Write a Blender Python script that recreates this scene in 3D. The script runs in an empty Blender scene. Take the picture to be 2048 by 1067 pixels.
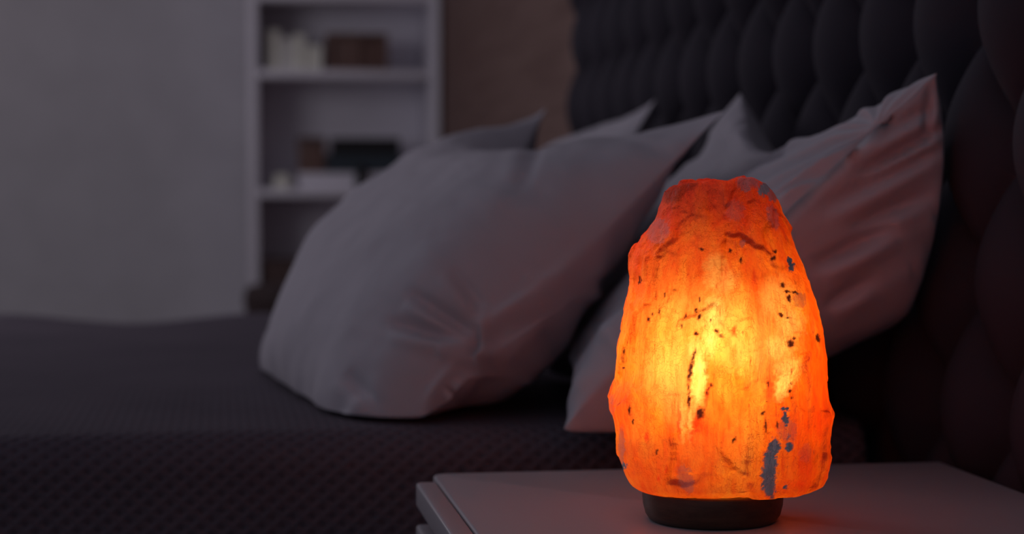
import bpy, bmesh, math, random
import numpy as np
from mathutils import Vector, Matrix
random.seed(7); rng = np.random.default_rng(7)
sc = bpy.context.scene
C = sc.collection

# ------------------------------------------------------------------ camera
F, CX, CY, EYE = 3720.0, 1024.0, 533.5, 0.783
PITCH = math.atan(151.5 / F); YAW = math.atan(584 / F * math.cos(PITCH))
FW = Vector((math.sin(YAW) * math.cos(PITCH), math.cos(YAW) * math.cos(PITCH), -math.sin(PITCH)))
RT = Vector((math.cos(YAW), -math.sin(YAW), 0))
UP = RT.cross(FW)
EYEP = Vector((0, 0, EYE))
cd = bpy.data.cameras.new('camera'); cam = bpy.data.objects.new('camera', cd); C.objects.link(cam)
cam.matrix_world = Matrix((RT, UP, -FW)).transposed().to_4x4()
cam.location = EYEP
cd.sensor_width = 36; cd.lens = F / 2048 * 36; cd.clip_start = 0.05
cd.dof.use_dof = True; cd.dof.focus_distance = 1.27; cd.dof.aperture_fstop = 4.6
sc.camera = cam

# ------------------------------------------------------------------ light and exposure
w = bpy.data.worlds.new('world'); sc.world = w; w.use_nodes = True
bg = w.node_tree.nodes['Background']
bg.inputs[0].default_value = (0.86, 0.82, 1.0, 1); bg.inputs[1].default_value = 0.155
def point_light(name, loc, radius, power, col):
    l = bpy.data.lights.new(name, 'POINT'); l.energy = power; l.color = col; l.shadow_soft_size = radius
    o = bpy.data.objects.new(name, l); C.objects.link(o); o.location = loc
    return o
point_light('dim_room_light', (-1.25, 3.5, 1.42), 0.45, 19.5, (0.95, 0.91, 1.0))
point_light('added_warm_light', (-1.65, 5.55, 2.1), 0.12, 2.6, (1.0, 0.66, 0.48))  # added unseen light with no lamp behind it, warms the far wall
sc.view_settings.view_transform = 'Standard'; sc.view_settings.look = 'None'
sc.view_settings.exposure = 0.0; sc.view_settings.gamma = 1.0
sc.view_settings.use_curve_mapping = False

# ------------------------------------------------------------------ helpers
def at(px, py, X=None, Y=None, Z=None):
    """a real position: the photo point (px, py) at a known world X, Y or Z"""
    d = RT * ((px - CX) / F) + UP * ((CY - py) / F) + FW
    t = X / d.x if X is not None else Y / d.y if Y is not None else (Z - EYE) / d.z
    return EYEP + d * t

def tag(o, label=None, cat=None, group=None, kind=None):
    if label: o['label'] = label
    if cat: o['category'] = cat
    if group: o['group'] = group
    if kind: o['kind'] = kind
    return o

def empty(name, loc, rz=0.0):
    o = bpy.data.objects.new(name, None); C.objects.link(o)
    o.empty_display_size = 0.05; o.location = loc; o.rotation_euler = (0, 0, rz)
    return o

def link(name, me, mat, parent=None, smooth=True):
    if mat: me.materials.append(mat)
    o = bpy.data.objects.new(name, me); C.objects.link(o)
    if parent: o.parent = parent
    if smooth:
        me.polygons.foreach_set('use_smooth', np.ones(len(me.polygons), dtype=bool))
    return o

def np_mesh(name, verts, quads):
    me = bpy.data.meshes.new(name)
    v = np.asarray(verts, dtype=np.float32); q = np.asarray(quads, dtype=np.int32)
    me.vertices.add(len(v)); me.vertices.foreach_set('co', v.ravel())
    me.loops.add(q.size); me.loops.foreach_set('vertex_index', q.ravel())
    me.polygons.add(len(q)); me.polygons.foreach_set('loop_start', np.arange(0, q.size, q.shape[1], dtype=np.int32))
    me.update(calc_edges=True); me.validate()
    return me

def grid_quads(nr, nc, wrap=False, off=0, flip=False):
    r = np.arange(nr - 1)[:, None]; c = np.arange(nc if wrap else nc - 1)[None, :]
    a = r * nc + c; b = r * nc + (c + 1) % nc; d = (r + 1) * nc + (c + 1) % nc; e = (r + 1) * nc + c
    q = np.stack([a, b, d, e] if not flip else [e, d, b, a], -1).reshape(-1, 4) + off
    return q

def box_bm(bm, lo, hi, bevel=0.0, seg=2):
    g = bmesh.ops.create_cube(bm, size=1.0)
    vs = g['verts']
    for v in vs:
        v.co = Vector([lo[i] if v.co[i] < 0 else hi[i] for i in range(3)])
    if bevel:
        es = list({e for v in vs for e in v.link_edges})
        bmesh.ops.bevel(bm, geom=es, offset=bevel, segments=seg, affect='EDGES', profile=0.5)

def box(name, lo, hi, mat, parent=None, bevel=0.0, seg=2):
    bm = bmesh.new(); box_bm(bm, lo, hi, bevel, seg)
    return bm_obj(name, bm, mat, parent)

def bm_obj(name, bm, mat, parent=None):
    me = bpy.data.meshes.new(name); bmesh.ops.recalc_face_normals(bm, faces=bm.faces[:]); bm.to_mesh(me); bm.free()
    o = link(name, me, mat, parent, smooth=True)
    me.polygons.foreach_set('use_smooth', np.ones(len(me.polygons), dtype=bool))
    me.set_sharp_from_angle(angle=math.radians(40))
    return o

# value noise in numpy -------------------------------------------------
_perm = rng.permutation(4096).astype(np.int64)
_val = rng.random(4096).astype(np.float32) * 2 - 1
def vnoise(p):
    i = np.floor(p).astype(np.int64); f = (p - i).astype(np.float32); f = f * f * f * (f * (f * 6 - 15) + 10)
    out = 0
    for dx in (0, 1):
        for dy in (0, 1):
            for dz in (0, 1):
                h = _perm[(i[..., 0] + dx) & 4095]; h = _perm[(h + i[..., 1] + dy) & 4095]; h = _perm[(h + i[..., 2] + dz) & 4095]
                wx = f[..., 0] if dx else 1 - f[..., 0]; wy = f[..., 1] if dy else 1 - f[..., 1]; wz = f[..., 2] if dz else 1 - f[..., 2]
                out = out + _val[h] * wx * wy * wz
    return out
def fbm(p, octs=4):
    a, s, o = 1.0, 0.0, 0
    for k in range(octs):
        o = o + a * vnoise(p * (2.03 ** k) + 17.3 * k); s += a; a *= 0.5
    return o / s
def V3(x, y, z): return np.stack(np.broadcast_arrays(x, y, z), -1)

# materials --------------------------------------------------------------
class Mat:
    def __init__(s, name):
        s.m = bpy.data.materials.new(name); s.m.use_nodes = True
        s.t = s.m.node_tree; s.n = s.t.nodes; s.b = s.n['Principled BSDF']; s.out = s.n['Material Output']
    def node(s, typ, **kw):
        nd = s.n.new(typ)
        for k, v in kw.items():
            if k.startswith('i_'):
                key = k[2:]; key = int(key) if key.isdigit() else key
                nd.inputs[key].default_value = v
            else: setattr(nd, k, v)
        return nd
    def l(s, a, b): s.t.links.new(a, b)
    def coords(s, scale=(1, 1, 1), src='Object'):
        tc = s.node('ShaderNodeTexCoord'); mp = s.node('ShaderNodeMapping'); mp.inputs['Scale'].default_value = scale
        s.l(tc.outputs[src], mp.inputs['Vector']); return mp.outputs[0]
    def noise(s, vec, scale, detail=4, rough=0.55, dist=0.0):
        nd = s.node('ShaderNodeTexNoise'); nd.inputs['Scale'].default_value = scale; nd.inputs['Detail'].default_value = detail
        nd.inputs['Roughness'].default_value = rough; nd.inputs['Distortion'].default_value = dist
        s.l(vec, nd.inputs['Vector']); return nd.outputs['Fac']
    def ramp(s, fac, stops):
        r = s.node('ShaderNodeValToRGB'); el = r.color_ramp.elements
        while len(el) < len(stops): el.new(0.5)
        for e, (p, c) in zip(el, stops): e.position = p; e.color = tuple(c) + ((1,) if len(c) == 3 else ())
        s.l(fac, r.inputs[0]); return r.outputs[0]
    def math(s, op, a, b=None, clamp=False):
        nd = s.node('ShaderNodeMath', operation=op, use_clamp=clamp)
        for i, v in enumerate((a, b)):
            if v is None: continue
            if isinstance(v, (int, float)): nd.inputs[i].default_value = v
            else: s.l(v, nd.inputs[i])
        return nd.outputs[0]
    def mix(s, fac, a, b, blend='MIX'):
        nd = s.node('ShaderNodeMix', data_type='RGBA', blend_type=blend)
        for k, v in ((0, fac), (6, a), (7, b)):
            if isinstance(v, (int, float)): nd.inputs[k].default_value = v
            elif isinstance(v, tuple): nd.inputs[k].default_value = v + ((1,) if len(v) == 3 else ())
            else: s.l(v, nd.inputs[k])
        return nd.outputs[2]
    def attr(s, name):
        return s.node('ShaderNodeAttribute', attribute_name=name).outputs['Fac']
    def bump(s, h, strength=0.3, dist=0.01, prev=None):
        nd = s.node('ShaderNodeBump'); nd.inputs['Strength'].default_value = strength; nd.inputs['Distance'].default_value = dist
        s.l(h, nd.inputs['Height'])
        if prev is not None: s.l(prev, nd.inputs['Normal'])
        return nd.outputs[0]
    def set(s, col=None, rough=0.6, normal=None, spec=0.5):
        if col is not None:
            if isinstance(col, tuple): s.b.inputs['Base Color'].default_value = col + (1,)
            else: s.l(col, s.b.inputs['Base Color'])
        s.b.inputs['Roughness'].default_value = rough
        s.b.inputs['Specular IOR Level'].default_value = spec
        if normal is not None: s.l(normal, s.b.inputs['Normal'])
        return s.m

def paint(name, c, rough=0.55, var=0.06, scale=6, bump=0.05, spec=0.3):
    m = Mat(name); v = m.coords()
    n = m.noise(v, scale, 5)
    lo = tuple(x * (1 - var) for x in c); hi = tuple(min(1, x * (1 + var)) for x in c)
    fine = m.noise(v, 220, 3)
    return m.set(m.ramp(n, [(0.3, lo), (0.7, hi)]), rough, m.bump(fine, bump, 0.002), spec)

def fabric(name, c, weave=900.0, rough=0.95, var=0.08, spec=0.1, sheen=0.0):
    m = Mat(name); v = m.coords()
    n = m.noise(v, 9, 4); wv = m.noise(v, weave, 2)
    lo = tuple(x * (1 - var) for x in c); hi = tuple(min(1, x * (1 + var)) for x in c)
    m.set(m.ramp(n, [(0.3, lo), (0.7, hi)]), rough, m.bump(wv, 0.15, 0.001), spec)
    m.b.inputs['Sheen Weight'].default_value = sheen
    return m.m

def wood(name, dark, light, scale=(2, 14, 14), rough=0.5, n_scale=4, spec=0.3):
    m = Mat(name); v = m.coords(scale)
    n = m.noise(v, n_scale, 8, 0.65, 0.6)
    return m.set(m.ramp(n, [(0.3, dark), (0.7, light)]), rough, m.bump(n, 0.15, 0.002), spec)

M_wall = paint('white_wall_paint', (0.555, 0.54, 0.57), 0.7)
M_white = paint('white_lacquer', (0.90, 0.87, 0.94), 0.35, 0.03, spec=0.4)
M_night = paint('white_nightstand_lacquer', (0.43, 0.40, 0.435), 0.36, 0.03, bump=0.02, spec=0.4)
M_brown = wood('brown_wood_veneer', (0.155, 0.088, 0.074), (0.24, 0.150, 0.128), (10, 0.7, 12), 0.6, 3, 0.2)
M_floor = wood('dark_oak_floor', (0.06, 0.04, 0.03), (0.12, 0.08, 0.06), (12, 1, 12), 0.45)
M_pillow = fabric('white_cotton', (0.485, 0.455, 0.50), var=0.03)
M_head = fabric('charcoal_velvet', (0.046, 0.040, 0.053), 700, 0.8, 0.06, 0.15, 0.0)
M_matt = fabric('mattress_ticking', (0.4, 0.38, 0.4))
M_bedw = wood('bed_frame_wood', (0.04, 0.03, 0.03), (0.08, 0.06, 0.05))

# ================================================================== room
BED = 0.57
WX, WY = 0.70, 6.16
def slab(name, lo, hi, mat):
    return tag(box(name, lo, hi, mat), kind='structure')
slab('floor', (-3.2, -0.6, -0.08), (WX + 0.12, WY + 0.12, 0.0), M_floor)
slab('wall_far', (-3.2, WY, 0.0), (WX + 0.12, WY + 0.12, 2.6), M_wall)
slab('wall_right', (WX, -0.6, 0.0), (WX + 0.12, WY, 2.6), M_brown)
slab('baseboard_far', (-3.2, WY - 0.014, 0.0), (0.085, WY, 0.09), M_white)

# ================================================================== headboard
HX = 0.677
def headboard():
    root = empty('headboard', (HX, 2.1, 0.0))
    tag(root, 'tall charcoal diamond-tufted upholstered headboard along the right wall behind the pillows', 'headboard')
    y0, y1, z0, z1 = 0.72, 3.35, 0.04, 1.42
    ny, nz = 640, 330
    y = np.linspace(y0, y1, ny)[None, :]; z = np.linspace(z0, z1, nz)[:, None]
    SY, SZ = 0.1445, 0.2264          # diamond width and height
    ky, kz = (y - 1.5264) / SY, (z - 0.935) / SZ
    a, b = ky + kz, ky - kz
    s = np.abs(np.sin(np.pi * a) * np.sin(np.pi * b))
    h = 0.047 * s ** 0.55
    # dip around every button
    dy = ky - np.round(ky); dz = kz - np.round(kz)
    dy2 = (ky + .5) - np.round(ky + .5); dz2 = (kz + .5) - np.round(kz + .5)
    r = np.minimum(np.hypot(dy * SY, dz * SZ), np.hypot(dy2 * SY, dz2 * SZ))
    h = h - 0.010 * np.exp(-(r / 0.018) ** 2)
    edge = np.minimum(np.minimum(y - y0, y1 - y), np.minimum(z1 - z, 1.0))
    ef = np.clip(edge / 0.035, 0, 1); ef = np.sqrt(1 - (1 - ef) ** 2)
    P = V3(-h * ef - 0.012 * ef, y - 2.1, z).reshape(-1, 3)
    me = np_mesh('upholstery', P, grid_quads(nz, ny, flip=False))
    link('upholstery', me, M_head, root)
    box('backing_board', (0.0005, y0 - 2.1, z0), (WX - HX - 0.002, y1 - 2.1, z1), M_bedw, root)
    bm = bmesh.new(); bmesh.ops.create_uvsphere(bm, u_segments=10, v_segments=6, radius=0.010)
    for v in bm.verts: v.co.x *= 0.5
    bme = bpy.data.meshes.new('button'); bm.to_mesh(bme); bm.free(); bme.materials.append(M_head)
    bme.polygons.foreach_set('use_smooth', np.ones(len(bme.polygons), dtype=bool))
    for row in range(-8, 5):
        zz = 0.935 + row * SZ / 2
        if not (0.55 < zz < z1 - 0.06): continue
        for k in range(-6, 13):
            yy = 1.5264 + (k + (0.5 if row % 2 else 0)) * SY
            if not (y0 + 0.06 < yy < y1 - 0.05): continue
            o = bpy.data.objects.new('button', bme); C.objects.link(o); o.parent = root
            o.location = (-0.008, yy - 2.1, zz)
headboard()

# ================================================================== bed
def bed():
    root = empty('bed', (-0.45, 2.48, 0.0))
    tag(root, 'low double bed hidden under the dark plum knit bedspread', 'bed')
    def b(n, lo, hi, m, bv): box(n, [lo[0] + .45, lo[1] - 2.48, lo[2]], [hi[0] + .45, hi[1] - 2.48, hi[2]], m, root, bv, 3)
    b('bed_frame', (-1.50, 1.74, 0.10), (0.60, 3.20, 0.28), M_bedw, 0.01)
    b('mattress', (-1.50, 1.73, 0.281), (0.60, 3.22, BED - 0.022), M_matt, 0.03)
    for x in (-1.42, 0.50):
        for y in (1.80, 3.10):
            b('leg', (x, y, 0.0), (x + 0.07, y + 0.07, 0.10), M_bedw, 0.004)
bed()

def bedspread():
    X0, X1 = -1.56, 0.602
    yn, yf, rad, low = 1.672, 3.285, 0.036, 0.10
    prof = []
    for z in np.linspace(low, BED - rad, 46): prof.append((yn, z, -1, 0))
    for k in range(1, 14):
        t = math.pi / 2 * k / 14; prof.append((yn + rad - rad * math.cos(t), BED - rad + rad * math.sin(t), -math.cos(t), math.sin(t)))
    for y in np.linspace(yn + rad, yf - rad, 150): prof.append((y, BED, 0, 1))
    for k in range(1, 10):
        t = math.pi / 2 * k / 10; prof.append((yf - rad + rad * math.sin(t), BED - rad + rad * math.cos(t), math.sin(t), math.cos(t)))
    for z in np.linspace(BED - rad, low + 0.1, 24): prof.append((yf, z, 1, 0))
    prof = np.array(prof); n = len(prof)
    s = np.concatenate([[0], np.cumsum(np.hypot(np.diff(prof[:, 0]), np.diff(prof[:, 1])))])
    xs = np.linspace(X0, X1, 240); nx = len(xs)
    Xg, Sg = np.meshgrid(xs, s)
    big = fbm(V3(Xg * 2.2, Sg * 2.2, np.zeros_like(Xg)), 3)
    small = fbm(V3(Xg * 7, Sg * 9, np.zeros_like(Xg) + 5), 3)
    top = np.clip(prof[:, 3], 0, 1)[:, None]
    d = (0.003 * big + 0.0012 * small - 0.0035) * (0.35 + 0.65 * top) + 0.012 * np.abs(fbm(V3(Xg * 5, Sg * 0.6, 0 * Xg + 9), 2)) * (1 - top) * np.clip((0.5 - Sg) / 0.5, 0, 1)
    # the far rim of the spread sits a touch uneven
    far = np.exp(-((prof[:, 0] - yf) / 0.18) ** 2)[:, None]
    d = d + far * 0.010 * np.sin(Xg * 13 + 0.4) * np.exp(-((Xg + 0.15) / 0.5) ** 2)
    P = V3(Xg, prof[:, 0][:, None] + prof[:, 2][:, None] * d, prof[:, 1][:, None] + prof[:, 3][:, None] * d).reshape(-1, 3)
    # foot end drop
    me = np_mesh('bedspread', P, grid_quads(n, nx))
    uv = me.uv_layers.new(name='UVMap'); idx = np.empty(len(me.loops), dtype=np.int32); me.loops.foreach_get('vertex_index', idx)
    U = np.stack([Xg.ravel(), Sg.ravel()], -1)[idx]; uv.data.foreach_set('uv', U.astype(np.float32).ravel())
    m = Mat('plum_waffle_knit')
    tc = m.node('ShaderNodeTexCoord'); sp = m.node('ShaderNodeSeparateXYZ'); m.l(tc.outputs['UV'], sp.inputs[0])
    A = m.math('MULTIPLY', sp.outputs[0], math.pi / 0.0180); B = m.math('MULTIPLY', sp.outputs[1], math.pi / 0.0150)
    p = m.math('SINE', m.math('ADD', A, B)); q = m.math('SINE', m.math('SUBTRACT', A, B))
    hgt = m.math('MULTIPLY', m.math('ABSOLUTE', p), m.math('ABSOLUTE', q))
    v = m.coords(); fn = m.noise(v, 400, 3); bigc = m.noise(v, 5, 4)
    h2 = m.math('ADD', hgt, m.math('MULTIPLY', fn, 0.25))
    base = m.ramp(bigc, [(0.3, (0.106, 0.090, 0.114)), (0.7, (0.130, 0.110, 0.136))])
    deep = m.ramp(m.math('POWER', hgt, 0.8), [(0.0, (1, 1, 1)), (0.7, (1, 1, 1)), (1.0, (0.62, 0.62, 0.62))])
    col = m.mix(1.0, base, deep, 'MULTIPLY')
    inv = m.math('MULTIPLY', h2, -1.0)
    m.set(col, 0.95, m.bump(inv, 0.5, 0.004), 0.08)
    o = link('bedspread', me, m.m)
    md = o.modifiers.new('thick', 'SOLIDIFY'); md.thickness = 0.006; md.offset = -1
    tag(o, 'dark plum waffle-knit bedspread draped flat over the bed under the pillows', 'bedspread')
bedspread()

# ================================================================== pillows
def pillow(name, nb, fb, nt, ft, Tf, Tb, label, group, pull=(0.10, 0.10), bow=0.0, folds=(), fan=(), seed=0, k=(0.62, 0.62), skew=0.0, fat=0.0, topsag=0.0, botsag=0.0, pu=2.6, taper=0.0, taperb=None, pinch=(), creases=(), cdir=(0.25, 0.97, 0.0), climit=-0.15):
    """nb/fb/nt/ft: near-bottom, far-bottom, near-top, far-top corner; front face looks to -X"""
    N = 250
    u = np.sin(np.linspace(-1, 1, N) * math.pi / 2)[None, :] * np.ones((N, 1))
    w = u.T.copy()
    u = 0.85 * u + 0.15 * np.linspace(-1, 1, N)[None, :]; w = 0.6 * w + 0.4 * np.linspace(-1, 1, N)[:, None]
    ue = u * (1 - pull[0] * (1 - np.abs(w) ** 2.0) * np.abs(u) ** 1.5)
    we = w * (1 - pull[1] * (1 - np.abs(u) ** 2.0) * np.abs(w) ** 1.5)
    we = we - topsag * np.clip(w, 0, 1) ** 1.5 * (1 - u ** 2) ** 1.4 * (1 + skew * u)
    we = we - botsag * np.clip(-w, 0, 1) ** 1.5 * (1 - np.abs(u) ** 10) * (0.62 - 0.38 * u)
    a, b = (ue + 1) / 2, (we + 1) / 2
    nb, fb, nt, ft = [np.array(p, dtype=float) for p in (nb, fb, nt, ft)]
    mid = (nb * ((1 - a) * (1 - b))[..., None] + fb * (a * (1 - b))[..., None] + nt * ((1 - a) * b)[..., None] + ft * (a * b)[..., None])
    du = (fb - nb) + (ft - nt); dw = (nt - nb) + (ft - fb)
    n = np.cross(du, dw); n /= np.linalg.norm(n)
    if n[0] > 0: n = -n
    eu = 1 - np.abs(u) ** pu; ew = 1 - np.abs(w) ** 2.6
    t = np.clip(eu * ew, 0, 1) ** (k[0] + (k[1] - k[0]) * (w + 1) / 2)
    t0 = t
    mid = mid + n * (bow * (1 - w ** 2) * (1 - 0.3 * u ** 2))[..., None]
    L = np.linalg.norm(du) / 2; W = np.linalg.norm(dw) / 2
    out = []
    for side, T in ((1, Tf), (-1, Tb)):
        t = t0
        for (pu_, pw_, pr_, ps_) in pinch:
            if ps_ in (0, side): t = t * (1 - 0.9 * np.exp(-((u - pu_) ** 2 + (w - pw_) ** 2) / pr_ ** 2))
        h = T * t * (1 - fat * u) * (1 - (taper if side > 0 or taperb is None else taperb) * (0.9 - 0.5 * u) * np.clip(w + 0.2, 0, 1))
        # gathers that run in from the seams
        s = 0.0
        gath = (0.0055 * np.sin(9.5 * w + 2 * fbm(V3(u * 2, w * 3, 0 * u + seed), 2) * 2.5) * np.exp(-(1 - np.abs(u)) / 0.20)
                + 0.0050 * np.sin(10.5 * u + 2.2 * fbm(V3(u * 3, w * 2, 0 * u + seed + 4), 2) * 2.5) * np.exp(-(1 - np.abs(w)) / 0.18))
        soft = 0.010 * fbm(V3(u * 1.6, w * 1.6, 0 * u + seed + 8 + side), 3) + 0.003 * fbm(V3(u * 5, w * 5, 0 * u + seed + 3 + side), 3)
        h = h + (gath + soft) * np.clip(t * 2.2, 0, 1)
        Pq = mid + n * (side * T * t * (1 - fat * u))[..., None] - np.array(EYEP); kq = Pq @ np.array(FW)
        qx = CX + F * (Pq @ np.array(RT)) / kq; qy = CY - F * (Pq @ np.array(UP)) / kq
        def uw(x, y):
            j = np.argmin((qx - x) ** 2 + (qy - y) ** 2); return u.flat[j], w.flat[j]
        for (sd, x0, y0, x1, y1, wd, dep) in folds:
            if sd != side: continue
            (u0, w0), (u1, w1) = uw(x0, y0), uw(x1, y1)
            ax, ay = (u1 - u0) * L, (w1 - w0) * W; ln = math.hypot(ax, ay)
            rx, ry = (u - u0) * L, (w - w0) * W
            tt = np.clip((rx * ax + ry * ay) / ln ** 2, 0, 1)
            dist = np.hypot(rx - tt * ax, ry - tt * ay)
            sgn = (rx * ay - ry * ax) / ln
            prof = np.exp(-(dist / wd) ** 2) - 0.55 * np.exp(-((sgn - 1.7 * wd) / (1.2 * wd)) ** 2) * (dist < 5 * wd)
            h = h - 1.2 * dep * prof * np.sin(np.pi * np.clip(tt * 0.9 + 0.08, 0, 1)) ** 0.6 * np.clip(t * 3, 0, 1)
        for (sd, uc, wc, num, amp, reach, ph) in fan:
            if sd != side: continue
            ang = np.arctan2((w - wc) * W, (u - uc) * L); rr = np.hypot((w - wc) * W, (u - uc) * L)
            h = h + amp * np.sin(num * ang + ph + 1.2 * fbm(V3(rr * 4, ang * 1.0, 0 * u + seed), 2)) * (rr / (0.25 * reach)) * np.exp(-(rr / reach)) * np.clip(t * 2.5, 0, 1)
        out.append(mid + n * (side * h)[..., None])
    A, B = out
    # weight flattens what meets the mattress
    for arr in (A, B):
        z = arr[..., 2]; lo = BED + 0.002; f_ = 0.006
        arr[..., 2] = np.where(z < lo + f_, lo + f_ * np.exp((np.minimum(z, lo + f_) - lo - f_) / f_), z)
        # and the headboard stops what leans on it
        x = arr[..., 0]; xm = HX - 0.062; f_ = 0.018
        arr[..., 0] = np.where(x > xm - f_, xm - f_ * np.exp(-(np.maximum(x, xm - f_) - xm + f_) / f_), x)
    # long pleats drawn in from the near short seam
    for arr in (A, B):
        Pq = arr - np.array(EYEP); kq = Pq @ np.array(FW)
        qx = CX + F * (Pq @ np.array(RT)) / kq; qy = CY - F * (Pq @ np.array(UP)) / kq
        disp = np.zeros_like(qx)
        for (x0, y0, x1, y1, wd, dep) in creases:
            ax, ay = x1 - x0, y1 - y0; ln = math.hypot(ax, ay); rx, ry = qx - x0, qy - y0
            tt = np.clip((rx * ax + ry * ay) / ln ** 2, 0, 1); dist = np.hypot(rx - tt * ax, ry - tt * ay); sd = (rx * ay - ry * ax) / ln
            on = np.sin(np.pi * np.clip(tt * .92 + .06, 0, 1)) ** 0.7
            disp += dep * on * (np.exp(-(dist / wd) ** 2) - 0.6 * np.exp(-((sd - 2 * wd) / (1.3 * wd)) ** 2) * (dist < 6 * wd))
        disp *= np.clip((climit - u) / 0.2, 0, 1) * np.clip((1 - np.abs(w)) * 8, 0, 1)
        arr += 0.85 * disp[..., None] * np.array(cdir)
    V = np.concatenate([A.reshape(-1, 3), B.reshape(-1, 3)])
    Q = np.concatenate([grid_quads(N, N), grid_quads(N, N, off=N * N, flip=True)])
    base = V[:, :].mean(0); base[2] = BED + 0.01
    me = np_mesh(name, V - base, Q)
    bm = bmesh.new(); bm.from_mesh(me); bmesh.ops.remove_doubles(bm, verts=bm.verts[:], dist=0.00025)
    bmesh.ops.recalc_face_normals(bm, faces=bm.faces[:]); bm.to_mesh(me); bm.free()
    o = link(name, me, M_pillow); o.location = base
    tag(o, label, 'pillow', group)
    return o
G = 'white pillows leaning on the headboard'
# near, standing against the headboard
pillow('pillow', nb=(0.292, 1.575, BED + .008), fb=(0.37, 2.08, BED + .008), nt=at(1874, 146, X=0.590), ft=at(1480, 186, X=0.590),
       Tf=0.030, Tb=0.125, taperb=-0.6, k=(0.36, 0.62), pu=6, topsag=0.26, skew=-0.35, taper=0.62, label='white pillow standing against the headboard directly behind the glowing salt lamp', group=G,
       pull=(0.05, 0.17), bow=0.0, seed=3,
       fan=[(1, -0.98, 0.72, 13, 0.0032, 0.30, 0.4)],
       folds=[(1, 1862, 275, 1720, 345, 0.010, 0.012), (1, 1700, 310, 1540, 385, 0.012, 0.008), (1, 1800, 460, 1620, 530, 0.012, 0.010), (1, 1850, 320, 1640, 430, 0.012, 0.007),
              (1, 1860, 180, 1852, 280, 0.008, 0.006)],
       creases=[(1872, 262, 1715, 350, 10, .016), (1868, 300, 1640, 420, 13, .012), (1780, 455, 1630, 530, 15, .016), (1850, 390, 1700, 455, 14, .010), (1860, 215, 1700, 300, 11, .009), (1740, 560, 1650, 610, 14, .010), (1862, 170, 1850, 285, 8, .008)])
# far, standing against the headboard
pillow('pillow', nb=(0.42, 2.52, BED + .02), fb=(0.42, 3.12, BED + .02), nt=at(1311, 198, X=0.590), ft=(0.590, 3.10, 0.86),
       Tf=0.085, Tb=0.07, k=(0.5, 0.9), label='white pillow farthest from the lamp, only its pointed top corner showing before the headboard', group=G,
       pull=(0.06, 0.10), seed=11)
# front, leaning on the near one
pillow('pillow', nb=at(850, 834, Y=1.71), fb=at(528, 722, Y=2.33), nt=at(1448, 222, Y=1.72), ft=at(1091, 216, Y=2.34),
       Tf=0.118, Tb=0.095, taperb=0.45, k=(0.42, 0.80), pu=4.6, taper=0.42, skew=0.6, fat=0.0, topsag=0.46, botsag=0.40, pinch=[(1, -1, 0.42, 0), (-1, -1, 0.42, -1)], label='big white front pillow with folds, leaning left of the lamp onto the other pillows', group=G,
       pull=(0.01, 0.05), bow=0.0, seed=21,
       cdir=(0.62, 0.62, -0.48), climit=0.6,
       creases=[(948, 668, 822, 585, 13, .014), (936, 682, 780, 645, 13, .013), (952, 660, 948, 735, 9, .014), (965, 692, 1125, 592, 14, .013), (1115, 585, 1245, 590, 12, .010), (965, 615, 900, 535, 13, .008),
                (1000, 785, 1160, 665, 14, .012), (925, 738, 1065, 758, 9, .013), (862, 825, 928, 738, 9, .010), (1090, 620, 1230, 500, 16, .008), (760, 820, 690, 740, 16, .007), (1040, 370, 1090, 250, 16, .006)])

# ================================================================== bookshelf
def bookshelf():
    x0, x1, y0, y1 = 0.0915, 0.688, 5.85, 6.155
    root = empty('bookshelf', ((x0 + x1) / 2, (y0 + y1) / 2, 0))
    tag(root, 'white open bookshelf in the far corner beside the brown wood wall', 'bookshelf')
    cx, cy = (x0 + x1) / 2, (y0 + y1) / 2
    def b(n, lo, hi, bv=0.002): return box(n, (lo[0] - cx, lo[1] - cy, lo[2]), (hi[0] - cx, hi[1] - cy, hi[2]), M_white, root, bv)
    b('side_panel', (x0, y0, 0), (x0 + 0.028, y1, 2.0)); b('side_panel', (x1 - 0.028, y0, 0), (x1, y1, 2.0))
    b('back_panel', (x0 + 0.029, y1 - 0.012, 0.06), (x1 - 0.029, y1, 1.98))
    for z in (0.06, 0.396, 0.765, 1.136, 1.376, 1.66, 1.965):
        b('shelf_board', (x0 + 0.0285, y0 + 0.002, z), (x1 - 0.0285, y1 - 0.0125, z + 0.026))
bookshelf()
S1, S2, S3 = 1.162, 0.791, 0.422
def xat(px, Y): return at(px, 300, Y=Y).x
def zat(py, Y, px=700): return at(px, py, Y=Y).z
M_cream = paint('cream_card', (0.95, 0.94, 0.82), 0.6)
M_pale = paint('pale_card', (0.85, 0.83, 0.80), 0.6)
M_boxw = wood('brown_box_wood', (0.16, 0.09, 0.075), (0.24, 0.145, 0.12), (12, 12, 3))
M_black = paint('black_cover', (0.02, 0.02, 0.022), 0.5)
M_teal = paint('dark_teal_cover', (0.045, 0.062, 0.078), 0.5)
M_page = paint('paper', (0.6, 0.58, 0.52), 0.8)
M_wick = wood('brown_wicker', (0.10, 0.062, 0.058), (0.17, 0.11, 0.10), (30, 30, 60))

def shelf_box(name, px0, px1, py0, zb, Y, depth, mat, label, cat, lid=True):
    xa, xb = xat(px0, Y), xat(px1, Y); zt = zat(py0, Y)
    cx = (xa + xb) / 2
    root = empty(name, (cx, Y + depth / 2, zb))
    tag(root, label, cat)
    hw, hd, h = (xb - xa) / 2, depth / 2, zt - zb
    return root, hw, hd, h
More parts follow.
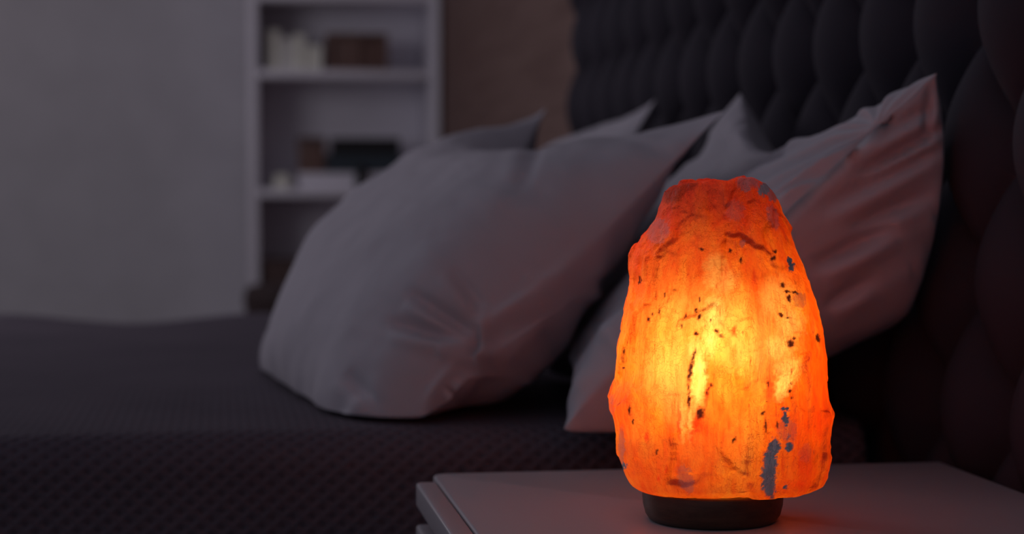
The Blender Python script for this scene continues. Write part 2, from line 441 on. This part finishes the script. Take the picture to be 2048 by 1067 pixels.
# brown wooden box with two dark square openings
r, hw, hd, h = shelf_box('wooden_box', 655, 776, 66, S1 + 0.0005, 5.90, 0.13, M_boxw, 'small brown wooden box with two dark square openings on the upper shelf', 'box')
t = 0.010
for n, lo, hi in (('top_board', (-hw, -hd, h - t), (hw, hd, h)), ('bottom_board', (-hw, -hd, 0), (hw, hd, t)),
                  ('side_board', (-hw, -hd, t), (-hw + t * 1.6, hd, h - t)), ('side_board', (hw - t * 1.6, -hd, t), (hw, hd, h - t)),
                  ('divider', (-0.010, -hd, t), (0.010, hd, h - t)), ('back_board', (-hw + t, -hd + .018, t), (hw - t, -hd + .024, h - t))):
    box(n, lo, hi, M_boxw, r, 0.0015)
# cream books standing left of it
zc = [(536, 562, 62), (563, 585, 78), (586, 612, 70), (613, 645, 92)]
for i, (p0, p1, p2) in enumerate(zc):
    mat = (M_cream, M_pale, M_cream, M_cream)[i]
    r, hw, hd, h = shelf_box('book', p0, p1 - 1, p2, S1 + 0.0005, 5.93 + 0.012 * (i % 2), 0.15, mat,
        ('tall cream book at the left end of the upper shelf', 'thin pale book second from the left end of the upper shelf',
         'cream book third from the left end of the upper shelf', 'short wide cream book beside the brown wooden box')[i], 'book', )
    r['group'] = 'cream books on the upper shelf'
    bm = bmesh.new(); c = 0.003
    box_bm(bm, (-hw, -hd, 0), (-hw + c, hd, h)); box_bm(bm, (hw - c, -hd, 0), (hw, hd, h)); box_bm(bm, (-hw + c, -hd, 0), (hw - c, -hd + c, h))
    bm_obj('cover', bm, mat, r)
    box('pages', (-hw + c, -hd + c, 0.003), (hw - c, hd - 0.004, h - 0.003), M_page, r)
# middle shelf: white box, things on it
r, hw, hd, h = shelf_box('storage_box', 598, 812, 345, S2 + 0.0005, 5.89, 0.20, M_white, 'flat white box on the middle shelf under the dark books', 'box')
box('body', (-hw, -hd, 0), (hw, hd, h * 0.6), M_white, r, 0.002); box('lid', (-hw - .001, -hd - .001, h * 0.6 + .0003), (hw + .001, hd + .001, h), M_white, r, 0.002)
ZB = S2 + h + 0.001
def lying(p0, p1, za, zb, Y, dep, mat, label):
    xa, xb = xat(p0, Y), xat(p1, Y); root = empty('book', ((xa + xb) / 2, Y + dep / 2, za)); tag(root, label, 'book', 'dark books lying on the middle shelf')
    hw, hd, h = (xb - xa) / 2, dep / 2, zb - za; c = 0.004
    bm = bmesh.new(); box_bm(bm, (-hw, -hd, 0), (hw, hd, c)); box_bm(bm, (-hw, -hd, h - c), (hw, hd, h)); box_bm(bm, (-hw, -hd, c), (hw, -hd + c, h - c))
    bm_obj('cover', bm, mat, root); box('pages', (-hw + .004, -hd + c, c), (hw - .004, hd - .004, h - c), M_page, root)
zm = zat(309, 5.9); zt = zat(276, 5.9)
lying(652, 806, ZB, zm, 5.90, 0.17, M_teal, 'thick dark teal book lying on the flat white box')
lying(664, 800, zm + 0.0005, zt, 5.905, 0.16, M_black, 'black book lying on top of the dark teal book')
r, hw, hd, h = shelf_box('tea_tin', 598, 650, 274, ZB, 5.91, 0.09, M_boxw, 'brown square tin standing left of the dark books', 'tin')
box('body', (-hw, -hd, 0), (hw, hd, h * 0.78), M_boxw, r, 0.004, 3); box('lid', (-hw - .0012, -hd - .0012, h * 0.78 + .0003), (hw + .0012, hd + .0012, h), M_wick, r, 0.004, 3)
def jar(name, px, py_top, zb, Y, rad, mat, label, cat):
    x = xat(px, Y); h = zat(py_top, Y) - zb
    root = empty(name, (x, Y, zb)); tag(root, label, cat)
    prof = [(0.0, 0), (0.8, 0), (1, 0.12), (1, 0.62), (0.75, 0.78), (0.72, 0.84)]
    lathe('body', [(rad * a, h * b) for a, b in prof] + [(0, h * 0.84)], mat, root, 28)
    lathe('lid', [(0, h * 0.845), (rad * .82, h * .845), (rad * .82, h * .98), (rad * .74, h), (0, h)], mat, root, 28)
def lathe(name, prof, mat, parent, seg=48):
    prof = np.array(prof); th = np.linspace(0, 2 * math.pi, seg, endpoint=False)
    P = V3(prof[:, 0][:, None] * np.cos(th), prof[:, 0][:, None] * np.sin(th), prof[:, 1][:, None] + 0 * th).reshape(-1, 3)
    me = np_mesh(name, P, grid_quads(len(prof), seg, wrap=True))
    bm = bmesh.new(); bm.from_mesh(me); bmesh.ops.remove_doubles(bm, verts=bm.verts[:], dist=1e-6); bmesh.ops.recalc_face_normals(bm, faces=bm.faces[:]); bm.to_mesh(me); bm.free()
    o = link(name, me, mat, parent); me.set_sharp_from_angle(angle=math.radians(38)); return o
jar('small_jar', 564, 348, S2 + 0.0005, 5.93, 0.030, M_cream, 'small cream lidded jar at the left end of the middle shelf', 'jar')
jar('small_jar', 722, 330, S2 + 0.0005, 5.868, 0.019, M_black, 'small dark jar in front of the flat white box', 'jar')
# bottom visible shelf: basket
r, hw, hd, h = shelf_box('basket', 524, 700, 520, S3 + 0.0005, 5.87, 0.24, M_wick, 'brown woven basket on the low shelf beside the pillow', 'basket')
def basket(root, hw, hd, h):
    bm = bmesh.new(); n = 12
    for i in range(n):                                    # stacked woven coils
        z0, z1 = h * i / n, h * (i + 0.94) / n; o = 0.002 * (i % 2); k = 0.94 + 0.06 * i / n
        box_bm(bm, (-hw * k - o + .002, -hd * k - o, z0), (hw * k + o - .002, -hd * k + .010, z1), 0.002, 1)
        box_bm(bm, (-hw * k - o + .002, hd * k - .010, z0), (hw * k + o - .002, hd * k + o, z1), 0.002, 1)
        box_bm(bm, (-hw * k - o + .002, -hd * k + .010, z0), (-hw * k + .010, hd * k - .010, z1), 0.002, 1)
        box_bm(bm, (hw * k - .010, -hd * k + .010, z0), (hw * k + o - .002, hd * k - .010, z1), 0.002, 1)
    bm_obj('woven_wall', bm, M_wick, root)
    box('floor_panel', (-hw * .9, -hd * .9, 0.001), (hw * .9, hd * .9, 0.006), M_wick, root)
basket(r, hw, hd, h)

# pouf beyond the bed
def pouf():
    Y = 4.6; x = at(575, 500, Y=Y).x; top = at(540, 566, Y=Y).z
    root = empty('pouf', (x, Y, 0)); tag(root, 'dark brown round pouf between the bed and the bookshelf', 'pouf')
    m = fabric('dark_brown_leatherette', (0.05, 0.034, 0.034), 200, 0.6)
    R = 0.105
    lathe('body', [(0, 0), (R * .86, 0), (R * .97, 0.03), (R, 0.16), (R, top - 0.09), (R * .985, top - 0.058), (0, top - 0.058)], m, root)
    lathe('seat', [(0, top - 0.057), (R * 1.0, top - 0.057), (R * 1.03, top - 0.045), (R * 1.0, top - 0.02), (R * .9, top - .006), (R * .5, top), (0, top)], m, root)
pouf()

# ================================================================== nightstand
NX0, NX1, NY0, NY1, NZ = 0.154, 0.613, 1.02, 1.5215, 0.55
def nightstand():
    cx, cy = (NX0 + NX1) / 2, (NY0 + NY1) / 2
    root = empty('nightstand', (cx, cy, 0)); tag(root, 'white nightstand with rounded top corners carrying the salt lamp', 'nightstand')
    def b(n, lo, hi, bv=0.002, seg=3, m=M_night): return box(n, (lo[0] - cx, lo[1] - cy, lo[2]), (hi[0] - cx, hi[1] - cy, hi[2]), m, root, bv, seg)
    # top board, vertical corners rounded in plan
    bm = bmesh.new(); box_bm(bm, (NX0 + 0.0175 - cx, NY0 - cy, NZ - 0.018), (NX1 - cx, NY1 - cy, NZ))
    es = [e for e in bm.edges if abs(e.verts[0].co.z - e.verts[1].co.z) > 0.01 and e.verts[0].co.x < 0]
    bmesh.ops.bevel(bm, geom=es, offset=0.012, segments=6, affect='EDGES', profile=0.5)
    es = [e for e in bm.edges if e.calc_face_angle(0) > 0.8 and abs(e.verts[0].co.z - e.verts[1].co.z) < 0.001]
    bmesh.ops.bevel(bm, geom=es, offset=0.0022, segments=3, affect='EDGES', profile=0.5)
    bm_obj('top_panel', bm, M_night, root)
    bm = bmesh.new(); box_bm(bm, (NX0 - cx, NY0 - cy, NZ - 0.020), (NX0 + 0.0165 - cx, NY1 - 0.038 - cy, NZ - 0.0008))
    es = [e for e in bm.edges if abs(e.verts[0].co.z - e.verts[1].co.z) > 0.01 and e.verts[0].co.y > 0 and e.verts[0].co.x < -0.222]
    bmesh.ops.bevel(bm, geom=es, offset=0.006, segments=5, affect='EDGES', profile=0.5)
    es = [e for e in bm.edges if e.calc_face_angle(0) > 0.8 and abs(e.verts[0].co.z - e.verts[1].co.z) < 0.001]
    bmesh.ops.bevel(bm, geom=es, offset=0.0022, segments=3, affect='EDGES', profile=0.5)
    bm_obj('front_rail', bm, M_night, root)
    b('side_panel', (NX0 + 0.022, NY0, 0.06), (NX1 - 0.003, NY0 + 0.018, NZ - 0.0185), 0.001)
    b('side_panel', (NX0 + 0.022, NY1 - 0.024, 0.06), (NX1 - 0.003, NY1 - 0.006, NZ - 0.0185), 0.001)
    b('back_panel', (NX1 - 0.012, NY0 + 0.0185, 0.06), (NX1 - 0.004, NY1 - 0.0245, NZ - 0.0185), 0.0005)
    b('bottom_panel', (NX0 + 0.022, NY0 + 0.0185, 0.06), (NX1 - 0.0125, NY1 - 0.0245, 0.078), 0.0005)
    for z0, z1 in ((0.335, NZ - 0.0345), (0.085, 0.325)):
        d = b('drawer', (NX0, NY0 + 0.002, z0), (NX0 + 0.0205, NY1 - 0.040, z1), 0.003)
        kb = bmesh.new(); bmesh.ops.create_uvsphere(kb, u_segments=16, v_segments=10, radius=0.013)
        for v in kb.verts: v.co += Vector((NX0 - 0.012 - cx, 1.25 - cy, (z0 + z1) / 2))
        bm_obj('knob', kb, M_night, d)
    b('drawer_rail', (NX0 + 0.022, NY0 + 0.0185, NZ - 0.045), (NX0 + 0.034, NY1 - 0.0245, NZ - 0.0186), 0.0005)
    for x in (NX0 + 0.025, NX1 - 0.045):
        for y in (NY0 + 0.01, NY1 - 0.05):
            b('leg', (x, y, 0.0), (x + 0.035, y + 0.035, 0.0595), 0.003)
nightstand()

# ================================================================== salt lamp
BASE = at(1425, 1038, Z=NZ)
FH = Vector((FW.x, FW.y, 0)).normalized()
def on_plane(px, py):
    """photo point on the upright plane through the lamp's axis -> lamp coordinates (x across, z up)"""
    d = RT * ((px - CX) / F) + UP * ((CY - py) / F) + FW
    t = FH.dot(BASE - EYEP) / FH.dot(d); p = EYEP + d * t - BASE
    return RT.dot(p), p.z
LEFT = [(379.5, 1327), (395, 1321), (411, 1316.5), (435.5, 1309.5), (447, 1303), (460, 1295.5), (472, 1286), (484.5, 1278), (497, 1268), (509, 1262.6), (537, 1259), (558, 1260.5),
        (600, 1252), (642, 1244), (684, 1236), (733, 1232.5), (757, 1230), (775, 1223), (803, 1216), (822, 1218), (838, 1225), (866, 1232.5), (901, 1233.6), (920, 1239), (936, 1246.5), (961, 1262)]
RIGHT = [(379.5, 1544), (392, 1551), (404, 1557), (432, 1567.7), (450, 1577), (467, 1584), (495, 1592), (523, 1606), (558, 1617.7), (593, 1628), (621, 1638.7), (670, 1649), (719, 1654), (768, 1654.8),
         (795, 1656), (824, 1661), (850, 1655), (880, 1652.7), (895, 1656), (908, 1659.7), (929, 1656), (945, 1649), (961, 1640)]
TOP = [(1327, 380), (1337, 370), (1348, 366), (1362, 367), (1372, 364), (1390, 363), (1397, 366), (1404, 362), (1420, 360), (1436, 363), (1445, 365), (1457, 362), (1466, 358), (1474, 354), (1495, 355), (1508, 360), (1516, 364), (1530, 368), (1540, 373), (1544, 380)]

def salt_lamp():
    root = empty('salt_lamp', BASE, -YAW)
    tag(root, 'glowing orange rock salt lamp on a round dark wooden base on the nightstand', 'lamp')
    cL = np.array([on_plane(x, y) for y, x in LEFT]); cR = np.array([on_plane(x, y) for y, x in RIGHT]); cT = np.array([on_plane(x, y) for x, y in TOP])
    zb, zt = cL[-1, 1], cL[0, 1]
    NR, NT, NC = 400, 420, 34
    zz = np.linspace(zb, zt, NR)
    xl = np.interp(zz, cL[::-1, 1], cL[::-1, 0]); xr = np.interp(zz, cR[::-1, 1], cR[::-1, 0])
    ker = np.hanning(61); ker /= ker.sum()
    sm = lambda a: np.convolve(np.pad(a, 30, mode='edge'), ker, mode='valid')
    th = np.linspace(0, 2 * math.pi, NT, endpoint=False)[None, :]
    c, cs, wd, ws = (xl + xr) / 2, sm((xl + xr) / 2), (xr - xl) / 2, sm((xr - xl) / 2)
    ct, st = np.cos(th), np.sin(th)
    e = 2.25                                                      # slightly squared section
    rr = (np.abs(ct) ** e + np.abs(st) ** e) ** (-1 / e)
    wgt = np.abs(ct) ** 3
    ww = wd[:, None] * wgt + ws[:, None] * (1 - wgt); cc = c[:, None] * wgt + cs[:, None] * (1 - wgt)
    dep = np.minimum(ws * 0.80, 0.060)[:, None]
    X = cc + ww * rr * ct; Y = dep * rr * st; Z = zz[:, None] + 0 * th
    # bottom and top caps
    zlow = 0.0232
    ks = np.linspace(0, 1, NC + 1)[1:]
    capb = []
    for k in ks[::-1]:
        s = 1 - k
        s_in = 1 - k
        drop = (zb - zlow) * (1 - (1 - min(1, k / 0.16)) ** 2) if k < 0.16 else (zb - zlow)
        capb.append((cc[0] + ww[0] * (rr * ct)[0] * s_in, dep[0] * (rr * st)[0] * s_in, (zb - drop) + 0 * th[0]))
    capt = []
    for k in ks:
        s = 1 - k
        x = cc[-1] + ww[-1] * (rr * ct)[0] * s; y = dep[-1] * (rr * st)[0] * s
        zt_x = np.interp(x, cT[:, 0], cT[:, 1])
        up = 1 - (1 - min(1.0, k / 0.10)) ** 2
        capt.append((x, y, zt + (zt_x - zt) * up))
    PX = np.concatenate([np.array([q[0] for q in capb]), X, np.array([q[0] for q in capt])])
    PY = np.concatenate([np.array([q[1] for q in capb]), Y, np.array([q[1] for q in capt])])
    PZ = np.concatenate([np.array([q[2] for q in capb]), Z, np.array([q[2] for q in capt])])
    P = V3(PX, PY, PZ).astype(np.float32); nr = P.shape[0]
    # outward direction
    tu = np.roll(P, -1, 1) - np.roll(P, 1, 1); tv = np.gradient(P, axis=0)
    nrm = np.cross(tu, tv); nl = np.linalg.norm(nrm, axis=-1, keepdims=True); nrm = nrm / np.maximum(nl, 1e-12)
    flat = P.reshape(-1, 3)
    # cleavage facets: tilted planes in stretched cells, so that they meet in little steps
    def facets(num, stretch, tilt, step, seed):
        g = np.random.default_rng(seed)
        idx = g.choice(len(flat), num, replace=False); sc3 = np.array([1, 1, stretch], dtype=np.float32)
        S = flat[idx] * sc3; T = g.normal(0, tilt, (num, 3)).astype(np.float32); O = g.normal(0, step, num).astype(np.float32)
        wv = flat * sc3 + 0.004 * np.stack([fbm(flat * 90 + 3 * i, 2) for i in range(3)], -1).astype(np.float32)
        out = np.empty(len(flat), np.float32)
        for i in range(0, len(flat), 20000):
            q = wv[i:i + 20000]
            d = (q ** 2).sum(1)[:, None] - 2 * q @ S.T + (S ** 2).sum(1)[None]
            j = d.argmin(1)
            out[i:i + 20000] = ((flat[i:i + 20000] - flat[idx[j]]) * T[j]).sum(1) + O[j]
        return out
    h = (facets(70, 0.55, 0.09, 0.0003, 1) + facets(420, 0.45, 0.10, 0.00035, 2))
    h = h + 0.0010 * fbm(flat * np.array([220, 220, 60]), 4) + 0.0012 * fbm(flat * 45 + 9, 3) + 0.0005 * fbm(flat * np.array([700, 700, 260]), 2)
    h = np.clip(0.55 * h, -0.003, 0.002).reshape(nr, NT)
    for _ in range(3):
        h = (np.roll(h, 1, 1) + np.roll(h, -1, 1) + 2 * h) / 4
        h[1:-1] = (h[:-2] + h[2:] + 2 * h[1:-1]) / 4
    fade = np.ones((nr, 1)); fade[:NC - 6] = 0.25
    P2 = P + nrm * (h * fade)[..., None] * -np.sign((nrm[..., :2] * P[..., :2]).sum(-1).mean()) * -1
    P2[..., 2] = np.maximum(P2[..., 2], 0.0222)
    V = P2.reshape(-1, 3)
    V = np.concatenate([V, [[cs[0], 0, zlow]], [[cs[-1], 0, P2[-1, :, 2].mean()]]])
    me = bpy.data.meshes.new('salt_rock')
    quads = grid_quads(nr - 2, NT, wrap=True, off=NT)
    me = np_mesh('salt_rock', V, quads)
    # ---------------- mineral marks, plus painted glow falloff and hot spots (photo positions on the front face)
    Wp = np.array(BASE)[None] + V[:, :1] * np.array(RT)[None] + V[:, 1:2] * np.array(FH)[None] + V[:, 2:3] * np.array([[0, 0, 1]]) - np.array(EYEP)[None]
    kk = Wp @ np.array(FW); px = CX + F * (Wp @ np.array(RT)) / kk; py = CY - F * (Wp @ np.array(UP)) / kk
    front = np.clip((0.012 - V[:, 1]) / 0.012, 0, 1)
    n1 = fbm(V * 420 + 5, 3); n2 = fbm(V * 420 + 31, 3); n3 = fbm(V * 1100 + 11, 2)
    def marks(lst, wob=5.0, soft=0.25):
        a = np.zeros(len(V))
        for m in lst:
            x, y, rx, ry = m[:4]; ang = math.radians(m[4]) if len(m) > 4 else 0; s = m[5] if len(m) > 5 else 1.0
            amp = min(wob, 1.1 * min(rx, ry) + 0.6)
            dx = px + amp * n1 - x; dy = py + amp * n2 - y
            X_, Y_ = dx * math.cos(ang) + dy * math.sin(ang), -dx * math.sin(ang) + dy * math.cos(ang)
            r = np.hypot(X_ / rx, Y_ / ry) + 0.25 * n3
            a = np.maximum(a, s * np.clip((1 + soft - r) / (2 * soft), 0, 1))
        return a * front
    grey = [(1549, 893, 12, 17), (1541, 920, 13, 20), (1537, 945, 15, 20), (1538, 970, 14, 22), (1543, 990, 5, 9), (1577, 893, 8, 9), (1572, 837, 7, 13), (1570, 818, 9, 5), (1576, 872, 4, 5, 0, .8),
            (1571, 972, 5, 6), (1247.6, 931, 5, 8), (1371, 957, 15, 30, -20, .40), (1243, 895, 6, 42, 0, .40), (1530, 377, 11, 14, 20, .95), (1545, 390, 9, 14, -30, .7), (1546, 433, 11, 26, -15, .42), (1496, 366, 22, 15, 0, .55),
            (1582, 534, 7, 11), (1579, 521, 5, 8), (1316, 461, 22, 26, 20, .38), (1600, 600, 14, 16, 0, .40), (1575, 860, 20, 22, 0, .35), (1612, 905, 14, 20, 0, .25), (1470, 420, 18, 22, 0, .25), (1485, 486, 5, 8, 0, .5), (1223, 815, 6, 26, 0, .3)]
    dark = [(1378, 371, 20, 8, 0, .55), (1344, 386, 24, 20, 0, .55), (1388, 712, 3, 18, 10), (1381, 742, 5, 20, 8), (1377, 772, 2.5, 7), (1378, 800, 2.5, 18), (1401, 826, 8, 12, 15), (1549.5, 503, 4, 3.5), (1545, 517, 5, 4),
            (1565, 569, 5, 4, 30), (1575, 582, 6, 3, 20), (1590, 585, 7, 3, 20), (1578, 596, 4, 8), (1561, 629.5, 7, 3, 30), (1575, 634, 4, 3), (1403, 499, 5, 3), (1461, 500, 3, 4), (1482, 520, 2.2, 6), (1399, 598, 2.2, 5), (1392, 620, 3, 4), (1398, 632, 3, 7, 15),
            (1280, 560, 3, 7, 10), (1329, 590, 2, 5), (1304, 627, 2, 4), (1319, 621, 2, 9), (1581.5, 687.7, 7, 8), (1587.6, 675.5, 3, 4.5), (1636, 675.5, 4, 10, -10), (1248.7, 702, 3, 7), (1247.5, 736, 2.5, 2.5), (1244, 717, 3, 10, 0, .5),
            (1440, 671, 8, 4, 30, .8), (1434, 662, 5, 4), (1392, 666, 4, 3), (1258.5, 819, 3, 10), (1314, 903, 2.4, 5), (1266, 844, 2, 6), (1532, 852, 2, 11), (1554, 850, 2.5, 7), (1526, 825, 4, 5, 40), (1468, 879, 3, 7, 20), (1535, 766, 2.4, 8),
            (1582, 743, 2, 3), (1582, 765, 2.2, 3), (1580, 782, 2.6, 4), (1583, 795, 2.2, 4), (1534, 803, 2.4, 2.4), (1362, 650, 2, 5), (1371, 632, 2, 6, 20), (1422, 770, 2.4, 6), (1415, 785, 3, 10, 10), (1422, 640, 2, 3), (1297, 637, 2, 5)]
    vein_falloff = [(1468, 662, 4, 11, 20, .8), (1293, 872, 4, 14, 0, .9), (1332, 940, 3, 10, 15, .9), (1317, 954, 2.5, 7, 10, .9), (1359, 850, 3.5, 26, 0, .8), (1393, 850, 8, 26, 12, .85), (1538, 775, 8, 34, 0, .6), (1612, 925, 20, 36, -12, .5), (1598, 967, 24, 9, 0, .5),  # red veins; the broad patches paint the glow's falloff into the salt
            (1341, 427, 17, 18, 0, .6), (1350, 430, 60, 60, 0, .4), (1275, 690, 30, 110, 0, .25), (1300, 925, 48, 42, 0, .35), (1300, 500, 36, 60, 10, .45), (1258, 800, 10, 60, 0, .4), (1414, 790, 4, 22, 10, .8), (1300, 580, 38, 60, 0, .25), (1448, 560, 6, 30, 5, .3), (1462, 480, 5, 30, 0, .3), (1290, 830, 12, 50, 0, .3), (1640, 850, 26, 80, 0, .35)]
    clear = [(1396, 755, 13, 56, 3), (1393, 700, 16, 26, 0, .6), (1429, 625, 18, 27, 0, .75), (1419, 684, 13, 24, 0, .8), (1431, 611, 9, 6, 0, 1), (1568, 766, 13, 28, 20, .75), (1557, 692, 28, 26, 0, .5), (1575, 645, 26, 30, 0, .45), (1575, 735, 24, 22, -30, .5), (1340, 745, 45, 60, 0, .35), (1355, 790, 30, 50, 0, .3), (1442, 560, 28, 24, 0, .45),  # clear salt, also painting the bulb's yellow hot spots into the tint
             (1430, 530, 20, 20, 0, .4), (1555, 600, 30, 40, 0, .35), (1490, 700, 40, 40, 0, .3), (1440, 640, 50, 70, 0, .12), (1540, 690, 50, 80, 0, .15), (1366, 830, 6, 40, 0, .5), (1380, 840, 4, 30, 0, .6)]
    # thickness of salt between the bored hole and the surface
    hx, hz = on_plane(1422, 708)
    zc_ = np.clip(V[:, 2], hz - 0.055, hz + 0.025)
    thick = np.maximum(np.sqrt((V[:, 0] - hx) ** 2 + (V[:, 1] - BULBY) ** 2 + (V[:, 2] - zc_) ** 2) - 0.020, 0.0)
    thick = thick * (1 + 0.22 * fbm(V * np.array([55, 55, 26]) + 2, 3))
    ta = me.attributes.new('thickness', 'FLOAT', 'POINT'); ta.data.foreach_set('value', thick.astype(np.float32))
    for nm, lst, wob, soft in (('grey', grey, 6, .12), ('dark', dark, 4, .35), ('vein_falloff', vein_falloff, 9, .7), ('clear', clear, 8, .55)):
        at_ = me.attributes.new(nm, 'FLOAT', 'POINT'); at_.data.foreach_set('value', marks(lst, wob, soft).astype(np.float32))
    bm = bmesh.new(); bm.from_mesh(me)
    bm.verts.ensure_lookup_table()
    # close the two small end holes
    bmesh.ops.holes_fill(bm, edges=[e for e in bm.edges if e.is_boundary], sides=0)
    bmesh.ops.delete(bm, geom=[v for v in bm.verts if not v.link_faces], context='VERTS')
    bmesh.ops.recalc_face_normals(bm, faces=bm.faces[:]); bm.to_mesh(me); bm.free()

    m = Mat('himalayan_salt')
    v = m.coords((1, 1, 0.32)); v1 = m.coords()
    big = m.noise(v, 34, 4, 0.6, 0.4); fib = m.noise(m.coords((1, 1, 0.14)), 260, 5, 0.65, 0.3); mid = m.noise(v, 110, 5, 0.6, 0.5); fin = m.noise(v1, 700, 3)
    thin = m.math('ADD', m.math('MULTIPLY', big, 0.62), m.math('MULTIPLY', mid, 0.38))
    trans = m.ramp(thin, [(0.38, (0.88, 0.44, 0.30)), (0.50, (0.98, 0.78, 0.86)), (0.63, (1.0, 1.25, 1.8))])
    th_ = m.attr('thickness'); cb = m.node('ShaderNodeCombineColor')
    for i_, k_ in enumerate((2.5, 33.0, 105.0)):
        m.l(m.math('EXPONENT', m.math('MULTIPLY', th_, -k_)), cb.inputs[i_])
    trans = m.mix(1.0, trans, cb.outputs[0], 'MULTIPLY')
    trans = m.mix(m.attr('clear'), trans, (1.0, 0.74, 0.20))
    fibc = m.ramp(fib, [(0.30, (0.84, 0.50, 0.30)), (0.52, (1, 1, 1))])
    trans = m.mix(0.8, trans, fibc, 'MULTIPLY')
    vo = m.node('ShaderNodeTexVoronoi', feature='DISTANCE_TO_EDGE'); vo.inputs['Scale'].default_value = 95
    nv = m.node('ShaderNodeTexNoise'); nv.inputs['Scale'].default_value = 60; nv.inputs['Detail'].default_value = 4; m.l(v1, nv.inputs['Vector'])
    vm = m.node('ShaderNodeMix', data_type='VECTOR'); vm.inputs[0].default_value = 0.07; m.l(m.coords((1, 1, 0.45)), vm.inputs[4]); m.l(nv.outputs['Color'], vm.inputs[5])
    m.l(vm.outputs[1], vo.inputs['Vector'])
    crack = m.ramp(vo.outputs['Distance'], [(0.0, (1, 1, 1)), (0.035, (0, 0, 0))])
    crmask = m.ramp(big, [(0.42, (0, 0, 0)), (0.56, (1, 1, 1))])
    crk = m.math('MULTIPLY', m.math('MULTIPLY', crack, crmask), 0.30)
    trans = m.mix(crk, trans, (0.75, 0.07, 0.004))
    trans = m.mix(m.attr('vein_falloff'), trans, (0.80, 0.034, 0.002))
    spots = m.ramp(m.noise(m.coords((1, 1, 0.4)), 330, 2, 0.5), [(0.70, (0, 0, 0)), (0.76, (1, 1, 1))])
    trans = m.mix(m.math('MULTIPLY', spots, 0.6), trans, (0.40, 0.03, 0.003))
    trans = m.mix(m.attr('dark'), trans, (0.055, 0.009, 0.004))
    refl = m.ramp(mid, [(0.3, (0.58, 0.20, 0.10)), (0.7, (0.74, 0.31, 0.17))])
    refl = m.mix(m.attr('dark'), refl, (0.07, 0.05, 0.05)); refl = m.mix(m.attr('grey'), refl, (0.82, 0.78, 0.82))
    bh = m.math('ADD', m.math('MULTIPLY', mid, 0.7), m.math('ADD', m.math('MULTIPLY', fib, 0.5), m.math('ADD', m.math('MULTIPLY', fin, 0.15), m.math('MULTIPLY', crk, -0.35))))
    nb = m.bump(bh, 0.8, 0.004)
    m.set(refl, 0.42, nb, 0.45)
    tr = m.node('ShaderNodeBsdfTranslucent'); m.l(trans, tr.inputs[0]); m.l(nb, tr.inputs['Normal'])
    fac = m.math('MULTIPLY', m.math('SUBTRACT', 1.0, m.attr('grey'), True), 0.63)
    mx = m.node('ShaderNodeMixShader'); m.l(fac, mx.inputs[0]); m.l(m.b.outputs[0], mx.inputs[1]); m.l(tr.outputs[0], mx.inputs[2])
    m.l(mx.outputs[0], m.out.inputs['Surface'])
    link('salt_rock', me, m.m, root)
    # turned wooden base
    mb = wood('dark_stained_wood', (0.040, 0.024, 0.018), (0.080, 0.050, 0.036), (6, 6, 30), 0.45, 6, 0.35)
    R = 0.0500
    prof = [(0, 0), (R * .84, 0), (R * .90, .001), (R * .955, .005), (R * .99, .012), (R, .018), (R * .99, .0212), (R * .97, .0220), (0, .0220)]
    lathe('wooden_base', prof, mb, root, 96)
    # bulb in the bored hole
    bx, bz = on_plane(1422, 708)
    me = bpy.data.materials.new('lit_bulb'); me.use_nodes = True; nt = me.node_tree; nt.nodes.clear()
    em = nt.nodes.new('ShaderNodeEmission'); em.inputs[0].default_value = (1.0, 0.70, 0.42, 1); em.inputs[1].default_value = BULB
    o_ = nt.nodes.new('ShaderNodeOutputMaterial'); nt.links.new(em.outputs[0], o_.inputs[0])
    rb = 0.012
    pr_ = [(0, -rb * 2.6), (rb * .55, -rb * 2.6), (rb * .6, -rb * 2.3)] + [(rb * math.sin(t), -2.1 * rb * math.cos(t)) for t in np.linspace(0.7, math.pi - 0.05, 11)] + [(0, 2.1 * rb)]
    o = lathe('bulb', pr_, me, root, 20); o.location = (bx, BULBY, bz)
BULB, BULBY = 43.0, -0.004
salt_lamp()
